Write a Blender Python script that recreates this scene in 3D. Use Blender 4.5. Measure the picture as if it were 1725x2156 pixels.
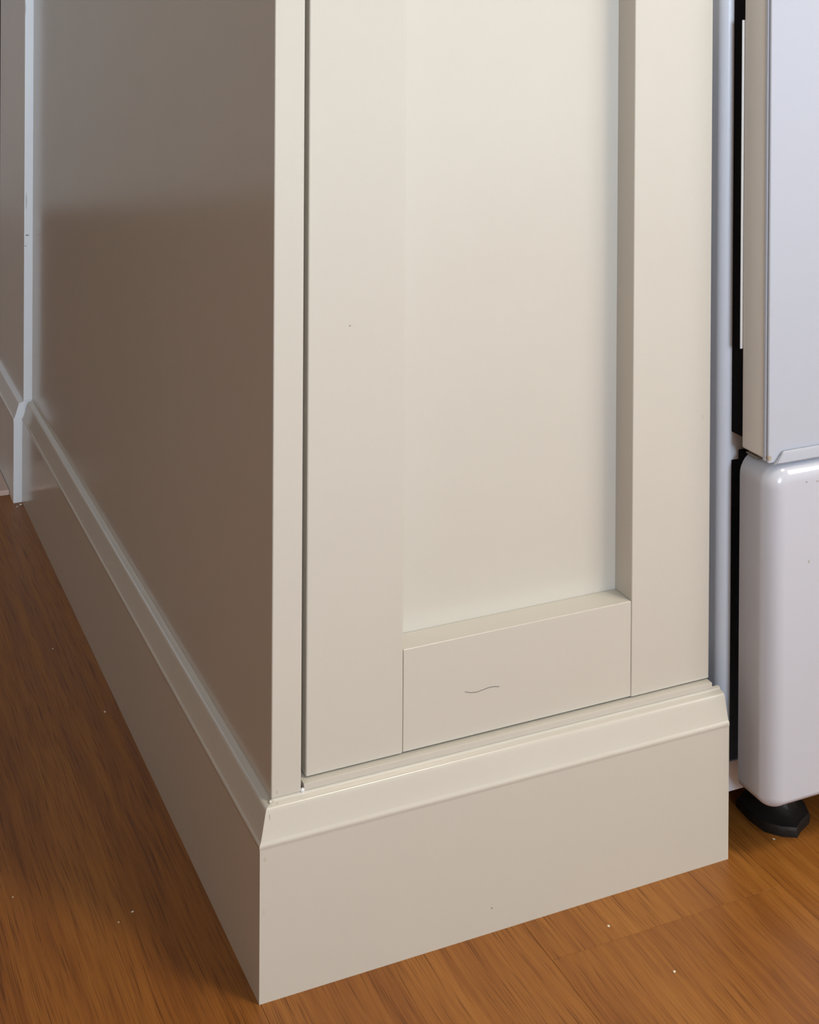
import bpy, bmesh, math, random
from mathutils import Matrix, Vector
random.seed(7)
for o in list(bpy.data.objects): bpy.data.objects.remove(o, do_unlink=True)
sc = bpy.context.scene
COL = sc.collection

# ---------------------------------------------------------------- camera
FPX, PY = 3040.76, -100.05            # focal length and principal-point row, pixels of 1725x2156
YAW, PITCH, ROLL = .42412, .00539, .00558
cam = bpy.data.cameras.new('camera'); cam.sensor_fit = 'HORIZONTAL'; cam.sensor_width = 36
cam.lens = FPX*36/1725; cam.shift_y = -(1078-PY)/1725; cam.clip_start = .02
co = bpy.data.objects.new('camera', cam); COL.objects.link(co)
F = Vector((math.sin(YAW)*math.cos(PITCH), math.cos(YAW)*math.cos(PITCH), -math.sin(PITCH)))
R0 = Vector((math.cos(YAW), -math.sin(YAW), 0)); U0 = R0.cross(F)
R = R0*math.cos(ROLL)+U0*math.sin(ROLL); U = U0*math.cos(ROLL)-R0*math.sin(ROLL)
M = Matrix((R, U, -F)).transposed().to_4x4(); M.translation = Vector((-.35661, -1.06203, .8223))
co.matrix_world = M; sc.camera = co

# ---------------------------------------------------------------- sky, window light, exposure
w = bpy.data.worlds.new('sky'); sc.world = w; w.use_nodes = True
w.node_tree.nodes['Background'].inputs[0].default_value = (.62, .78, 1, 1)
w.node_tree.nodes['Background'].inputs[1].default_value = 1.0
def area(name, loc, target, sx, sy, power, color):
    l = bpy.data.lights.new(name, 'AREA'); l.shape = 'RECTANGLE'; l.size = sx; l.size_y = sy
    l.energy = power; l.color = color
    o = bpy.data.objects.new(name, l); COL.objects.link(o); o.location = loc
    o.rotation_euler = (Vector(target)-Vector(loc)).to_track_quat('-Z', 'Y').to_euler()
    return o
area('window_right_offscreen', (2.0, -1.65, 1.75), (0, -1.65, 1.75), .8, .9, 13, (1, .94, .84))
area('window_back_offscreen', (-.45, -6.0, 1.55), (-.45, 0, 1.55), 1.2, 1.25, 165, (.715, .86, 1))
area('ceiling_lamp_offscreen', (1.05, -1.3, 2.40), (1.05, -1.3, 0), .45, .45, 20, (1, .86, .66))
vs = sc.view_settings
vs.view_transform = 'Standard'; vs.look = 'None'; vs.gamma = 1; vs.use_curve_mapping = False
vs.exposure = .55

# ---------------------------------------------------------------- materials
def nd(nt, t, **kw):
    n = nt.nodes.new(t)
    for k, v in kw.items(): setattr(n, k, v)
    return n
def mat(name, color, rough=.4, bump=0, bscale=300, spots=(), coat=0, mottling=.0, ior=1.5):
    m = bpy.data.materials.new(name); m.use_nodes = True; nt = m.node_tree
    b = nt.nodes['Principled BSDF']; b.inputs['Roughness'].default_value = rough; b.inputs['IOR'].default_value = ior
    b.inputs['Coat Weight'].default_value = coat; b.inputs['Coat Roughness'].default_value = .08
    tc = nd(nt, 'ShaderNodeNewGeometry')
    n = nd(nt, 'ShaderNodeTexNoise'); n.inputs['Scale'].default_value = 14; n.inputs['Detail'].default_value = 3
    nt.links.new(tc.outputs['Position'], n.inputs['Vector'])
    mx = nd(nt, 'ShaderNodeMix', data_type='RGBA')
    mx.inputs[6].default_value = (*[c*(1-mottling) for c in color], 1); mx.inputs[7].default_value = (*[min(1, c*(1+mottling)) for c in color], 1)
    nt.links.new(n.outputs['Fac'], mx.inputs[0]); cur = mx.outputs[2]
    for (p, r, c, s) in spots:          # small stains and chips with a shape of their own, in world metres
        v = nd(nt, 'ShaderNodeVectorMath', operation='SUBTRACT'); v.inputs[1].default_value = p
        nt.links.new(tc.outputs['Position'], v.inputs[0])
        q = nd(nt, 'ShaderNodeVectorMath', operation='DIVIDE'); q.inputs[1].default_value = r
        nt.links.new(v.outputs[0], q.inputs[0])
        ln = nd(nt, 'ShaderNodeVectorMath', operation='LENGTH'); nt.links.new(q.outputs[0], ln.inputs[0])
        mr = nd(nt, 'ShaderNodeMapRange'); mr.inputs[1].default_value = .6; mr.inputs[2].default_value = 1.1
        mr.inputs[3].default_value = s; mr.inputs[4].default_value = 0
        nt.links.new(ln.outputs['Value'], mr.inputs[0])
        x = nd(nt, 'ShaderNodeMix', data_type='RGBA'); x.inputs[7].default_value = (*c, 1)
        nt.links.new(mr.outputs[0], x.inputs[0]); nt.links.new(cur, x.inputs[6]); cur = x.outputs[2]
    nt.links.new(cur, b.inputs['Base Color'])
    if bump:
        n2 = nd(nt, 'ShaderNodeTexNoise'); n2.inputs['Scale'].default_value = bscale; n2.inputs['Detail'].default_value = 2
        nt.links.new(tc.outputs['Position'], n2.inputs['Vector'])
        bp = nd(nt, 'ShaderNodeBump'); bp.inputs['Strength'].default_value = bump; bp.inputs['Distance'].default_value = .0004
        nt.links.new(n2.outputs['Fac'], bp.inputs['Height']); nt.links.new(bp.outputs[0], b.inputs['Normal'])
    return m
CREAM = (.600, .574, .522)
BR = (.30, .20, .12)
cream = mat('cream_satin_paint', CREAM, .18, .10, 420, mottling=.015, spots=[
    ((.0809, .02, .5139), (.0012, .01, .0008), BR, .7), ((.305, 0, .118), (.003, .01, .0016), (.62, .56, .48), .6),
    ((.203, 0, .0205), (.0008, .01, .0008), (.16, .1, .06), .8), ((.4265, .02, .395), (.0014, .01, .003), (.55, .5, .45), .6),
    ((.0175, .0105, .1475), (.0026, .0014, .0009), (.36, .30, .23), .8), ((.0098, .0055, .1405), (.0006, .004, .0024), (.36, .30, .23), .7),
    ((.0185, .0138, .1535), (.0007, .004, .0013), (.40, .34, .26), .7),
    ((.004, 0, .112), (.0012, .01, .002), (.5, .44, .36), .7), ((.0035, 0, .071), (.0013, .01, .0016), (.55, .48, .4), .6)])
white = mat('white_satin_paint', (.85, .88, .93), .34, .08, 420, mottling=.015, spots=[
    ((.006, 1.1, .392), (.0032, .02, .0010), (.12, .1, .1), .9), ((.0037, 1.1, .3763), (.0014, .02, .0008), (.12, .1, .1), .8),
    ((.0045, 1.1, .442), (.0009, .02, .013), (.35, .34, .36), .7), ((.0025, 1.1, .725), (.0008, .02, .012), (.4, .4, .42), .6)])
enamel = mat('white_enamel', (.56, .585, .67), .16, .05, 160, coat=.3, mottling=.01, spots=[
    ((.503, -.0275, .342), (.001, .02, .0008), (.2, .17, .14), .8), ((.515, -.0275, .341), (.002, .02, .0007), (.3, .26, .22), .7),
    ((.506, -.028, .27), (.0012, .02, .0016), (.35, .3, .26), .7), ((.492, -.012, .362), (.004, .006, .01), (.58, .56, .5), .6)])
enamel_body = mat('grey_white_body_enamel', (.76, .79, .88), .26, .25, 260, mottling=.03)
doormat_ = mat('door_white_lacquer', (.485, .515, .60), .20, .05, 160, mottling=.01, spots=[
    ((.4665, -.024, .3665), (.0025, .006, .0028), (.42, .34, .22), .8), ((.465, .004, .425), (.004, .0015, .0015), (.3, .25, .2), .8)])
door_side = mat('door_edge_grey_plastic', (.80, .79, .77), .45, .15, 300, mottling=.02)
black = mat('black_rubber', (.009, .009, .010), .5, 1.0, 260, mottling=.3)
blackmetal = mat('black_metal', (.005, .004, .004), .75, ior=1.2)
bracket_m = mat('dull_zinc', (.30, .30, .27), .5)
crumb_m = mat('pale_crumb', (.80, .74, .62), .7)
hair_m = mat('dark_hair', (.06, .04, .03), .5)
pale_wood = mat('pale_pinkish_wood', (.62, .47, .40), .5, .2, 200, mottling=.05)
dark_lacq = mat('dark_lacquer', (.012, .012, .014), .35)
wallm = mat('wall_paint', (.78, .77, .75), .8, .2, 120, mottling=.02)
wall_dark = mat('warm_wall_paint', (.47, .32, .17), .7, .2, 120, mottling=.03)
ceilm = mat('ceiling_paint', (.80, .75, .66), .9, 0)
joint = mat('floor_joint_brown', (.10, .05, .02), .8)

def wood():
    m = bpy.data.materials.new('oak_look_vinyl'); m.use_nodes = True; nt = m.node_tree; L = nt.links.new
    b = nt.nodes['Principled BSDF']; b.inputs['IOR'].default_value = 1.45; b.inputs['Specular IOR Level'].default_value = .38
    tc = nd(nt, 'ShaderNodeTexCoord'); oi = nd(nt, 'ShaderNodeObjectInfo')
    sh = nd(nt, 'ShaderNodeVectorMath', operation='SCALE'); sh.inputs['Scale'].default_value = 37
    cb = nd(nt, 'ShaderNodeCombineXYZ'); L(oi.outputs['Random'], cb.inputs[0]); L(oi.outputs['Random'], cb.inputs[1]); L(oi.outputs['Random'], cb.inputs[2])
    L(cb.outputs[0], sh.inputs[0])
    ad = nd(nt, 'ShaderNodeVectorMath', operation='ADD'); L(tc.outputs['Object'], ad.inputs[0]); L(sh.outputs[0], ad.inputs[1])
    # gentle waviness of the grain
    wv = nd(nt, 'ShaderNodeTexNoise'); wv.inputs['Scale'].default_value = 5; wv.inputs['Detail'].default_value = 2; L(ad.outputs[0], wv.inputs['Vector'])
    ws = nd(nt, 'ShaderNodeVectorMath', operation='MULTIPLY_ADD'); ws.inputs[1].default_value = (.012, 0, 0); L(wv.outputs['Color'], ws.inputs[0]); L(ad.outputs[0], ws.inputs[2])
    def noise(sx, sy, det, rough=.6, src=ws):
        mp = nd(nt, 'ShaderNodeVectorMath', operation='MULTIPLY'); mp.inputs[1].default_value = (sx, sy, 1); L(src.outputs[0], mp.inputs[0])
        n = nd(nt, 'ShaderNodeTexNoise'); n.inputs['Scale'].default_value = 1; n.inputs['Detail'].default_value = det; n.inputs['Roughness'].default_value = rough
        L(mp.outputs[0], n.inputs['Vector']); return n
    broad = noise(16, 1.6, 3); mid = noise(110, 3.2, 4, .65); fine = noise(620, 14, 3, .6); pore = noise(1050, 17, 2, .5)
    r = nd(nt, 'ShaderNodeValToRGB'); r.color_ramp.elements[0].position = .30; r.color_ramp.elements[0].color = (.178, .056, .009, 1)
    r.color_ramp.elements[1].position = .72; r.color_ramp.elements[1].color = (.40, .168, .034, 1)
    e = r.color_ramp.elements.new(.5); e.color = (.288, .106, .019, 1)
    mx = nd(nt, 'ShaderNodeMath', operation='MULTIPLY_ADD'); mx.inputs[1].default_value = .5
    h = nd(nt, 'ShaderNodeMath', operation='MULTIPLY'); h.inputs[1].default_value = .5; L(mid.outputs['Fac'], h.inputs[0])
    L(broad.outputs['Fac'], mx.inputs[0]); L(h.outputs[0], mx.inputs[2])
    m2 = nd(nt, 'ShaderNodeMath', operation='MULTIPLY_ADD'); m2.inputs[1].default_value = .22; L(fine.outputs['Fac'], m2.inputs[0])
    m3 = nd(nt, 'ShaderNodeMath', operation='ADD'); m3.inputs[1].default_value = -.11; L(mx.outputs[0], m3.inputs[0]); L(m3.outputs[0], m2.inputs[2])
    tone = nd(nt, 'ShaderNodeMath', operation='MULTIPLY_ADD'); tone.inputs[1].default_value = .06; tone.inputs[2].default_value = -.03
    L(oi.outputs['Random'], tone.inputs[0])
    m4 = nd(nt, 'ShaderNodeMath', operation='ADD'); L(m2.outputs[0], m4.inputs[0]); L(tone.outputs[0], m4.inputs[1]); L(m4.outputs[0], r.inputs[0])
    pr = nd(nt, 'ShaderNodeValToRGB'); pr.color_ramp.elements[0].position = .30; pr.color_ramp.elements[0].color = (.50, .46, .42, 1)
    pr.color_ramp.elements[1].position = .46; pr.color_ramp.elements[1].color = (1, 1, 1, 1); L(pore.outputs['Fac'], pr.inputs[0])
    mu = nd(nt, 'ShaderNodeMix', data_type='RGBA', blend_type='MULTIPLY'); mu.inputs[0].default_value = 1
    L(r.outputs[0], mu.inputs[6]); L(pr.outputs[0], mu.inputs[7]); L(mu.outputs[2], b.inputs['Base Color'])
    ro = nd(nt, 'ShaderNodeMapRange'); ro.inputs[3].default_value = .34; ro.inputs[4].default_value = .50; L(mid.outputs['Fac'], ro.inputs[0]); L(ro.outputs[0], b.inputs['Roughness'])
    bu = nd(nt, 'ShaderNodeBump'); bu.inputs['Strength'].default_value = .25; bu.inputs['Distance'].default_value = .0004
    L(pore.outputs['Fac'], bu.inputs['Height']); L(bu.outputs[0], b.inputs['Normal'])
    return m
woodm = wood()

# ---------------------------------------------------------------- mesh helpers
def finish(name, bm, m, parent=None, bevel=0, seg=2, smooth=True):
    me = bpy.data.meshes.new(name); bmesh.ops.recalc_face_normals(bm, faces=bm.faces[:])
    if bevel:
        es = [e for e in bm.edges if len(e.link_faces) == 2 and e.calc_face_angle() > .5]
        bmesh.ops.bevel(bm, geom=es, offset=bevel, segments=seg, profile=.5, affect='EDGES', clamp_overlap=True)
    if smooth:
        for f in bm.faces: f.smooth = True
        for e in bm.edges:
            e.smooth = not (len(e.link_faces) == 2 and e.calc_face_angle() > .75)
    bm.to_mesh(me); bm.free(); me.materials.append(m)
    o = bpy.data.objects.new(name, me); COL.objects.link(o)
    if smooth:
        wn = o.modifiers.new('weighted_normals', 'WEIGHTED_NORMAL'); wn.keep_sharp = True; wn.weight = 100
    if parent: o.parent = parent
    return o
def add_box(bm, x0, x1, y0, y1, z0, z1):
    v = [bm.verts.new((x, y, z)) for x in (x0, x1) for y in (y0, y1) for z in (z0, z1)]
    for f in ((0, 1, 3, 2), (4, 6, 7, 5), (0, 4, 5, 1), (2, 3, 7, 6), (0, 2, 6, 4), (1, 5, 7, 3)): bm.faces.new([v[i] for i in f])
def box(name, d, m, parent=None, bevel=.0008, seg=2):
    bm = bmesh.new(); add_box(bm, *d); return finish(name, bm, m, parent, bevel, seg)
def loft(name, rings, m, parent=None, caps=True, bevel=0):
    bm = bmesh.new(); vr = [[bm.verts.new(p) for p in r] for r in rings]; n = len(rings[0])
    for a, b in zip(vr, vr[1:]):
        for i in range(n): bm.faces.new((a[i], a[(i+1) % n], b[(i+1) % n], b[i]))
    if caps: bm.faces.new(vr[0]); bm.faces.new(vr[-1][::-1])
    return finish(name, bm, m, parent, bevel)
def empty(name, loc, label, cat, group=None):
    o = bpy.data.objects.new(name, None); COL.objects.link(o); o.location = (0, 0, 0); o.empty_display_size = .05
    o['label'] = label; o['category'] = cat
    if group: o['group'] = group
    return o
def tag(o, label, cat, group=None):
    o['label'] = label; o['category'] = cat
    if group: o['group'] = group
    return o
def struct(o): o['kind'] = 'structure'; return o

# ---------------------------------------------------------------- room shell
XL, XR, YB, YF, H = -3.2, 2.0, -6.0, 3.45, 2.45
floor = struct(box('floor', (XL, XR, YB, YF, -.06, -.0022), joint, bevel=0))
PW, X0, PLEN = .2313, .2327, 1.30
pm = bmesh.new(); add_box(pm, .00012, PW-.00012, .00012, PLEN-.00012, -.0021, 0)
proto = finish('plank', pm, woodm, floor, bevel=.00025, seg=1); pme = proto.data
first = True
shift = {0: -.049, -1: .42, -2: -.09, -3: -.62, 1: -.75, 2: .3}
k0 = math.ceil((XL-X0)/PW); k1 = math.floor((XR-X0)/PW)
for k in range(k0, k1):
    s = shift.get(k, (k*.41) % 1.3)
    y = s-PLEN*7
    while y < YF-.05:
        a, b = max(y, YB+.003), min(y+PLEN, YF-.003)       # boards are cut short at the walls
        if b-a > .04:
            if first: o = proto; first = False
            else: o = proto.copy(); COL.objects.link(o)
            o.location = (X0+k*PW, a, 0); o.scale.y = (b-a)/PLEN
        y += PLEN
struct(box('ceiling', (XL, XR, YB, YF, H, H+.05), ceilm, bevel=0))
struct(box('wall_left', (XL-.12, XL, YB, YF, -.06, H), wall_dark, bevel=0))
def wall_open(name, axis, p, q, a0, a1, o0, o1, z0, z1):      # a wall with one window opening
    bm = bmesh.new()
    for (s0, s1, b, t) in ((a0, o0, -.06, H), (o1, a1, -.06, H), (o0, o1, -.06, z0), (o0, o1, z1, H)):
        d = (p, q, s0, s1, b, t) if axis == 'x' else (s0, s1, p, q, b, t)
        add_box(bm, *d)
    return struct(finish(name, bm, wallm))
wall_open('wall_right', 'x', XR, XR+.12, YB, YF, -2.1, -1.2, 1.25, 2.25)
wall_open('wall_back', 'y', YB-.12, YB, XL-.12, XR+.12, -1.1, .2, .88, 2.22)
wall_open('wall_far', 'y', YF, YF+.12, XL-.12, XR+.12, -1.6, -.6, 1.0, 2.1)
def window(name, axis, p, o0, o1, z0, z1):
    e = bpy.data.objects.new(name, None); COL.objects.link(e); struct(e)
    t = .05
    for nm, (s0, s1, b, tt) in (('window_frame', (o0, o0+t, z0, z1)), ('window_frame', (o1-t, o1, z0, z1)),
                                ('window_sill', (o0+t, o1-t, z0, z0+t)), ('window_head', (o0+t, o1-t, z1-t, z1))):
        d = (p+.03, p+.09, s0, s1, b, tt) if axis == 'x' else (s0, s1, p-.09, p-.03, b, tt)
        box(nm, d, white, e, .002)
window('window_1', 'x', XR, -2.1, -1.2, 1.25, 2.25)
window('window_2', 'y', YB-.03, -1.1, .2, .88, 2.22)
window('added_window', 'y', YF+.12, -1.6, -.6, 1.0, 2.1)  # unseen far opening, added to bring light onto the side panel and ledge

lamp = bpy.data.objects.new('trim_1', None); COL.objects.link(lamp); struct(lamp)
box('lamp_frame', (.80, 1.30, -1.55, -1.05, 2.405, 2.449), white, lamp, .004)

# ---------------------------------------------------------------- cream cabinet
W, LEN, TS = .44311, 1.1016, .01382
PROF = [(0, 0), (0, .1190), (-.0002, .1202), (-.0005, .1213), (-.0006, .1224), (-.0003, .1235), (.0005, .1244), (.0012, .1256), (.0030, .1310), (.0050, .1376), (.0066, .1430), (.0071, .1444), (.0077, .1455), (.0084, .1462), (.0094, .1466), (.0130, .1472), (.0136, .1478), (.0139, .1490), (.0165, .1496), (.0165, 0)]
cab = empty('kitchen_cabinet', (0, 0, 0), 'tall cream kitchen cabinet with a framed door and skirting around its foot', 'cabinet')
box('end_panel', (TS, .0389, TS, LEN, .1490, 2.05), cream, cab, .0012, 3)['label'] = 'plain flat cream side panel in shade'
box('bottom_strip', (.0412, .4347, TS+.0001, .034, .1492, .1547), cream, cab, .0006)
box('carcass', (.0402, .433, .0560, LEN, .06, 2.048), cream, cab, .001)
ZD0, ZD1, YD, YP, XS1, XS2, XD0, XD1, ZR = .1558, 2.04, .0200, .0475, .12994, .35165, .04505, .43523, .2412
def arc_box(name, d, parent, bevel): return box(name, d, cream, parent, bevel, 3)
door = box('door', (XS1-.006, XS2+.006, YP, .0545, ZR-.006, ZD1-.085), cream, cab, .0002)
door['label'] = 'recessed flat centre panel held by the door frame'
arc_box('door_stile', (XD0, XS1, YD, .0545, ZD0, ZD1), door, .0014)
arc_box('door_stile', (XS2+.0002, XD1, YD, .0545, ZD0, ZD1), door, .0010)
arc_box('door_rail', (XS1+.0003, XS2, YD+.0005, YP-.0004, ZD0+.0006, ZR), door, .0007)
arc_box('door_rail', (XS1+.0003, XS2, YD+.0005, YP-.0004, ZD1-.0874, ZD1), door, .0007)
# skirting: mitred at the corner
loft('skirting_board', [[(t, t, z) for t, z in PROF], [(W, t, z) for t, z in PROF]], cream, cab)['label'] = 'cream skirting board with bevelled top under the door'
loft('skirting_board', [[(t, t-.0001, z) for t, z in PROF], [(t, LEN-.0004, z) for t, z in PROF]], cream, cab)['label'] = 'cream skirting board with bevelled top along the shaded side panel'
# sealant in the mitred corner and beside the gap
def blob(name, c, r, m, parent, sub=2, jit=.3):
    bm = bmesh.new(); bmesh.ops.create_icosphere(bm, subdivisions=sub, radius=1)
    for v in bm.verts:
        k = 1+random.uniform(-jit, jit); v.co = Vector((v.co.x*r[0]*k, v.co.y*r[1]*k, v.co.z*r[2]*k))+Vector(c)
    return finish(name, bm, m, parent)
blob('sealant', (.0133, .0131, .1482), (.0022, .0018, .0012), cream, cab)
blob('sealant', (.0400, .0140, .1500), (.0015, .0012, .0024), white, cab)['label'] = 'white flake of sealant beside the door gap'

# ---------------------------------------------------------------- white tall panel that stands proud of the end panel
OF = .01237
tp = empty('tall_panel', (0, 0, 0), 'white painted tall end panel with its own skirting, proud of the shaded cream panel', 'panel')
YE = 1.335
box('panel_board', (TS-OF, .40, LEN+.0003, YE, .1487, 2.1), white, tp, .0010, 2)
loft('skirting_board', [[(t-OF, LEN, z) for t, z in PROF], [(t-OF, YE-.002, z) for t, z in PROF]], white, tp)
box('plinth', (.0045, .398, LEN+.001, YE-.003, 0, .1486), white, tp, 0)

# ---------------------------------------------------------------- white cooker
ck = empty('cooker', (0, 0, 0), 'white freestanding cooker with oven door above a rounded storage drawer', 'cooker')
XA, XB = .465, 1.063
def rbox_rings(x0, x1, y0, y1, r, zs, n=6, inset=None):
    rings = []
    for i, z in enumerate(zs):
        q = inset[i] if inset else 0
        a0, a1, b0, b1 = x0+q, x1-q, y0+q, y1-q; rr = max(r-q*.6, .0005); ring = []
        for (cx, cy, s) in ((a1-rr, b1-rr, 0), (a0+rr, b1-rr, 90), (a0+rr, b0+rr, 180), (a1-rr, b0+rr, 270)):
            for j in range(n+1):
                a = math.radians(s+90*j/n); ring.append((cx+rr*math.cos(a), cy+rr*math.sin(a), z))
        rings.append(ring)
    return rings
# body: solid above, below it an open recess that takes the drawer, so the gap beside the drawer is dark by itself
bm = bmesh.new()
def add_prism(ring, z0, z1):
    lo = [bm.verts.new((x, y, z0)) for x, y in ring]; hi = [bm.verts.new((x, y, z1)) for x, y in ring]; n = len(ring)
    for i in range(n): bm.faces.new((lo[i], lo[(i+1) % n], hi[(i+1) % n], hi[i]))
    bm.faces.new(lo); bm.faces.new(hi[::-1])
add_prism([(x, y) for x, y, z in rbox_rings(.4585, XB, .0340, .60, .010, [0])[0]], .3455, .88)
arc = [(.4685-.010*math.cos(math.radians(15*j)), .0440-.010*math.sin(math.radians(15*j))) for j in range(7)]
add_prism([(.4585, .60)]+arc+[(.4692, .0340), (.4692, .60)], .0365, .3455)
add_box(bm, XB-.0107, XB, .0340, .60, .0365, .3455)
add_box(bm, .4692, XB-.0107, .585, .60, .0365, .3455)
add_box(bm, .4692, XB-.0107, .0360, .585, .0365, .0380)
add_box(bm, .4692, XB-.0107, .0342, .0360, .0365, .0640)
finish('body', bm, enamel_body, ck)
# oven door: grey edge frame, white front, folded lip
DZ0, DZ1 = .3640, .80
od = box('oven_door', (XA, XB, -.0195, .0135, DZ0, DZ1), door_side, ck, .0022, 3)
od['label'] = 'oven door with greyish edge and glossy white front'
box('edge_trim', (XA-.0006, XA+.006, -.0216, -.0172, DZ0-.0012, DZ1), doormat_, od, .0010, 3)
box('front_panel', (XA+.0002, XB, -.0250, -.0220, DZ0-.0022, DZ1), doormat_, od, .0012, 3)
box('liner_plate', (XA-.0017, XA+.02, .0137, .0150, .4545, .7553), door_side, od, .0006)
lip = bmesh.new()
prof = [(-.0254, .3606), (-.0282, .3612), (-.0296, .3628), (-.0292, .3700), (-.0284, .3722), (-.0276, .3722), (-.0272, .3690), (-.0262, .3640)]
ra = [lip.verts.new((.4700+max(0, (z-.3606))*.78, y, z)) for y, z in prof]; rb = [lip.verts.new((XB-.006, y, z)) for y, z in prof]
for i in range(len(prof)): lip.faces.new((ra[i], ra[(i+1) % 8], rb[(i+1) % 8], rb[i]))
lip.faces.new(ra); lip.faces.new(rb[::-1])
finish('bottom_lip', lip, doormat_, od)
# storage drawer: slab rounded on every front edge
def slab_ring(y, q, x0, x1, z0, z1, r, n=8):
    rt, rb, qb = max(r-q*.75, .002), max(.011-q*.5, .002), q*.55; ring = []
    for cx_, cz_, s, rr in ((x1-q-rt, z1-q-rt, 0, rt), (x0+q+rt, z1-q-rt, 90, rt), (x0+q+rb, z0+qb+rb, 180, rb), (x1-q-rb, z0+qb+rb, 270, rb)):
        for j in range(n+1):
            a = math.radians(s+90*j/n); ring.append((cx_+rr*math.cos(a), y, cz_+rr*math.sin(a)))
    return ring
RD = .0165; rings = [slab_ring(.0140, 0, XA-.0012, XB, .0510, .3600, .020)]
for i in range(11):
    a = math.radians(90*i/10); rings.append(slab_ring(-.0310+RD-RD*math.sin(a), RD-RD*math.cos(a), XA-.0012, XB, .0510, .3600, .020))
dw = loft('storage_drawer', rings, enamel, ck)
dw['label'] = 'glossy white drawer front with rounded edges'
box('hinge_bracket', (XA+.004, XA+.07, -.004, .012, .3592, .3606), bracket_m, ck, .0003)
box('drawer_runner', (XA+.009, XA+.03, .0142, .030, .3455, .356), blackmetal, ck, .0005)
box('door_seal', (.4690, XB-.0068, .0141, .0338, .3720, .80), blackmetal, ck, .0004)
# adjustable rubber foot
fp = [(.4985, .062), (.4960, .040), (.4985, .0185), (.5085, .0065), (.5205, -.0006), (.5305, .0060), (.5440, .0120), (.5480, .0150), (.5545, .0300), (.5560, .0470), (.5400, .066), (.5180, .072)]
cx, cy = .527, .034
ft = loft('foot', [[(x, y, 0) for x, y in fp], [(cx+(x-cx)*1.01, cy+(y-cy)*1.01, .0058) for x, y in fp], [(cx+(x-cx)*.96, cy+(y-cy)*.96, .0088) for x, y in fp],
     [(cx+(x-cx)*.66, cy+(y-cy)*.66, .0112) for x, y in fp], [(cx+(x-cx)*.42, cy+(y-cy)*.42, .020) for x, y in fp], [(cx+(x-cx)*.3, cy+(y-cy)*.3, .0450) for x, y in fp]], black, ck)
ft['label'] = 'black rubber levelling foot'
for xx, yy in ((1.0, .034), (.53, .56), (1.0, .56)):
    f2 = ft.copy(); COL.objects.link(f2); f2.parent = ck; f2.location = (xx-cx, yy-cy, 0)

# ---------------------------------------------------------------- things beyond the panel
tag(box('threshold_strip', (-.075, -.0128, 1.136, 1.235, 0, .008), pale_wood, None, .0012), 'pale pinkish wooden strip on the floor against the white skirting', 'wood strip')
dc = empty('dark_sideboard', (0, 0, 0), 'black sideboard with a pale base edge standing behind the white tall panel', 'sideboard')
box('body', (.06, .95, 2.58, 3.05, .028, 1.3), dark_lacq, dc, .003)
box('base_edge', (.06, .95, 2.575, 3.05, 0, .028), white, dc, .002)

# ---------------------------------------------------------------- unseen opposite run behind the camera, added to shade the low fronts
for i, (x0, x1) in enumerate(((-1.5, -.9), (-.9, -.3), (-.3, .3), (.3, .9), (.9, 1.5))):
    bc = empty('shade_cabinet', (0, 0, 0), 'cream base cabinet added out of view to shade the foot of the tall cream cabinet', 'cabinet', 'added shading base cabinets')
    box('body', (x0+.001, x1-.001, -3.4, -2.85, .10, .76), cream, bc, .001)
    box('plinth', (x0+.001, x1-.001, -3.38, -2.90, 0, .0995), cream, bc, 0)
    dd = box('door', (x0+.003, x1-.003, -2.8495, -2.83, .12, .75), cream, bc, .002)
    box('handle', (x0+.06, x0+.075, -2.8295, -2.80, .55, .70), bracket_m, dd, .003)
wt = tag(box('shade_worktop', (-1.52, 1.52, -3.42, -2.80, .761, .80), dark_lacq, None, .003), 'dark slab added out of view on top of the shading base cabinets', 'shade_worktop')

# ---------------------------------------------------------------- crumbs and a hair
CR = [((-0.0412, 0.6350), 0.0009), ((-0.0159, 0.4728), 0.0011), ((-0.0643, 0.1456), 0.0010), ((-0.0780, 0.1373), 0.0008), ((-0.1540, 0.2059), 0.0008), ((0.2963, -0.0331), 0.0010), ((0.3155, -0.1003), 0.0011), ((0.4997, 0.0535), 0.0015), ((0.4986, 0.0369), 0.0010), ((0.4986, 0.0062), 0.0010), ((-0.0036, 1.0890), 0.0021), ((-0.0099, 1.0839), 0.0014)]
WHERE = ['on the shaded wooden floor beside the long skirting board']*5+['on the open wooden floor in front of the door']*2+['on the wooden floor beside the black cooker foot']*3+['on the floor at the foot of the white panel skirting']*2
for (p, r), wh in zip(CR, WHERE):
    c = blob('crumb', (0, 0, 0), (r*random.uniform(.9, 1.5), r, r*.7), crumb_m, None, 1, .25)
    c.location = (p[0], p[1], r*.62); c.rotation_euler.z = random.uniform(0, 3)
    tag(c, 'tiny pale crumb '+wh, 'crumb', 'crumbs '+wh)
hp = [Vector(q) for q in ((.1871, 0, .1949), (.1925, 0, .1929), (.1983, 0, .1923), (.2040, 0, .1930), (.2095, 0, .1938), (.2150, 0, .1936), (.2195, 0, .1926))]
YH = YD+.0005-.00022
loft('hair', [[(p.x, YH+.0002*math.cos(a), p.z+.0002*math.sin(a)) for a in (0, 1.57, 3.14, 4.71)] for p in hp], hair_m)
tag(bpy.data.objects['hair'], 'short dark curved hair stuck to the door bottom rail', 'hair')
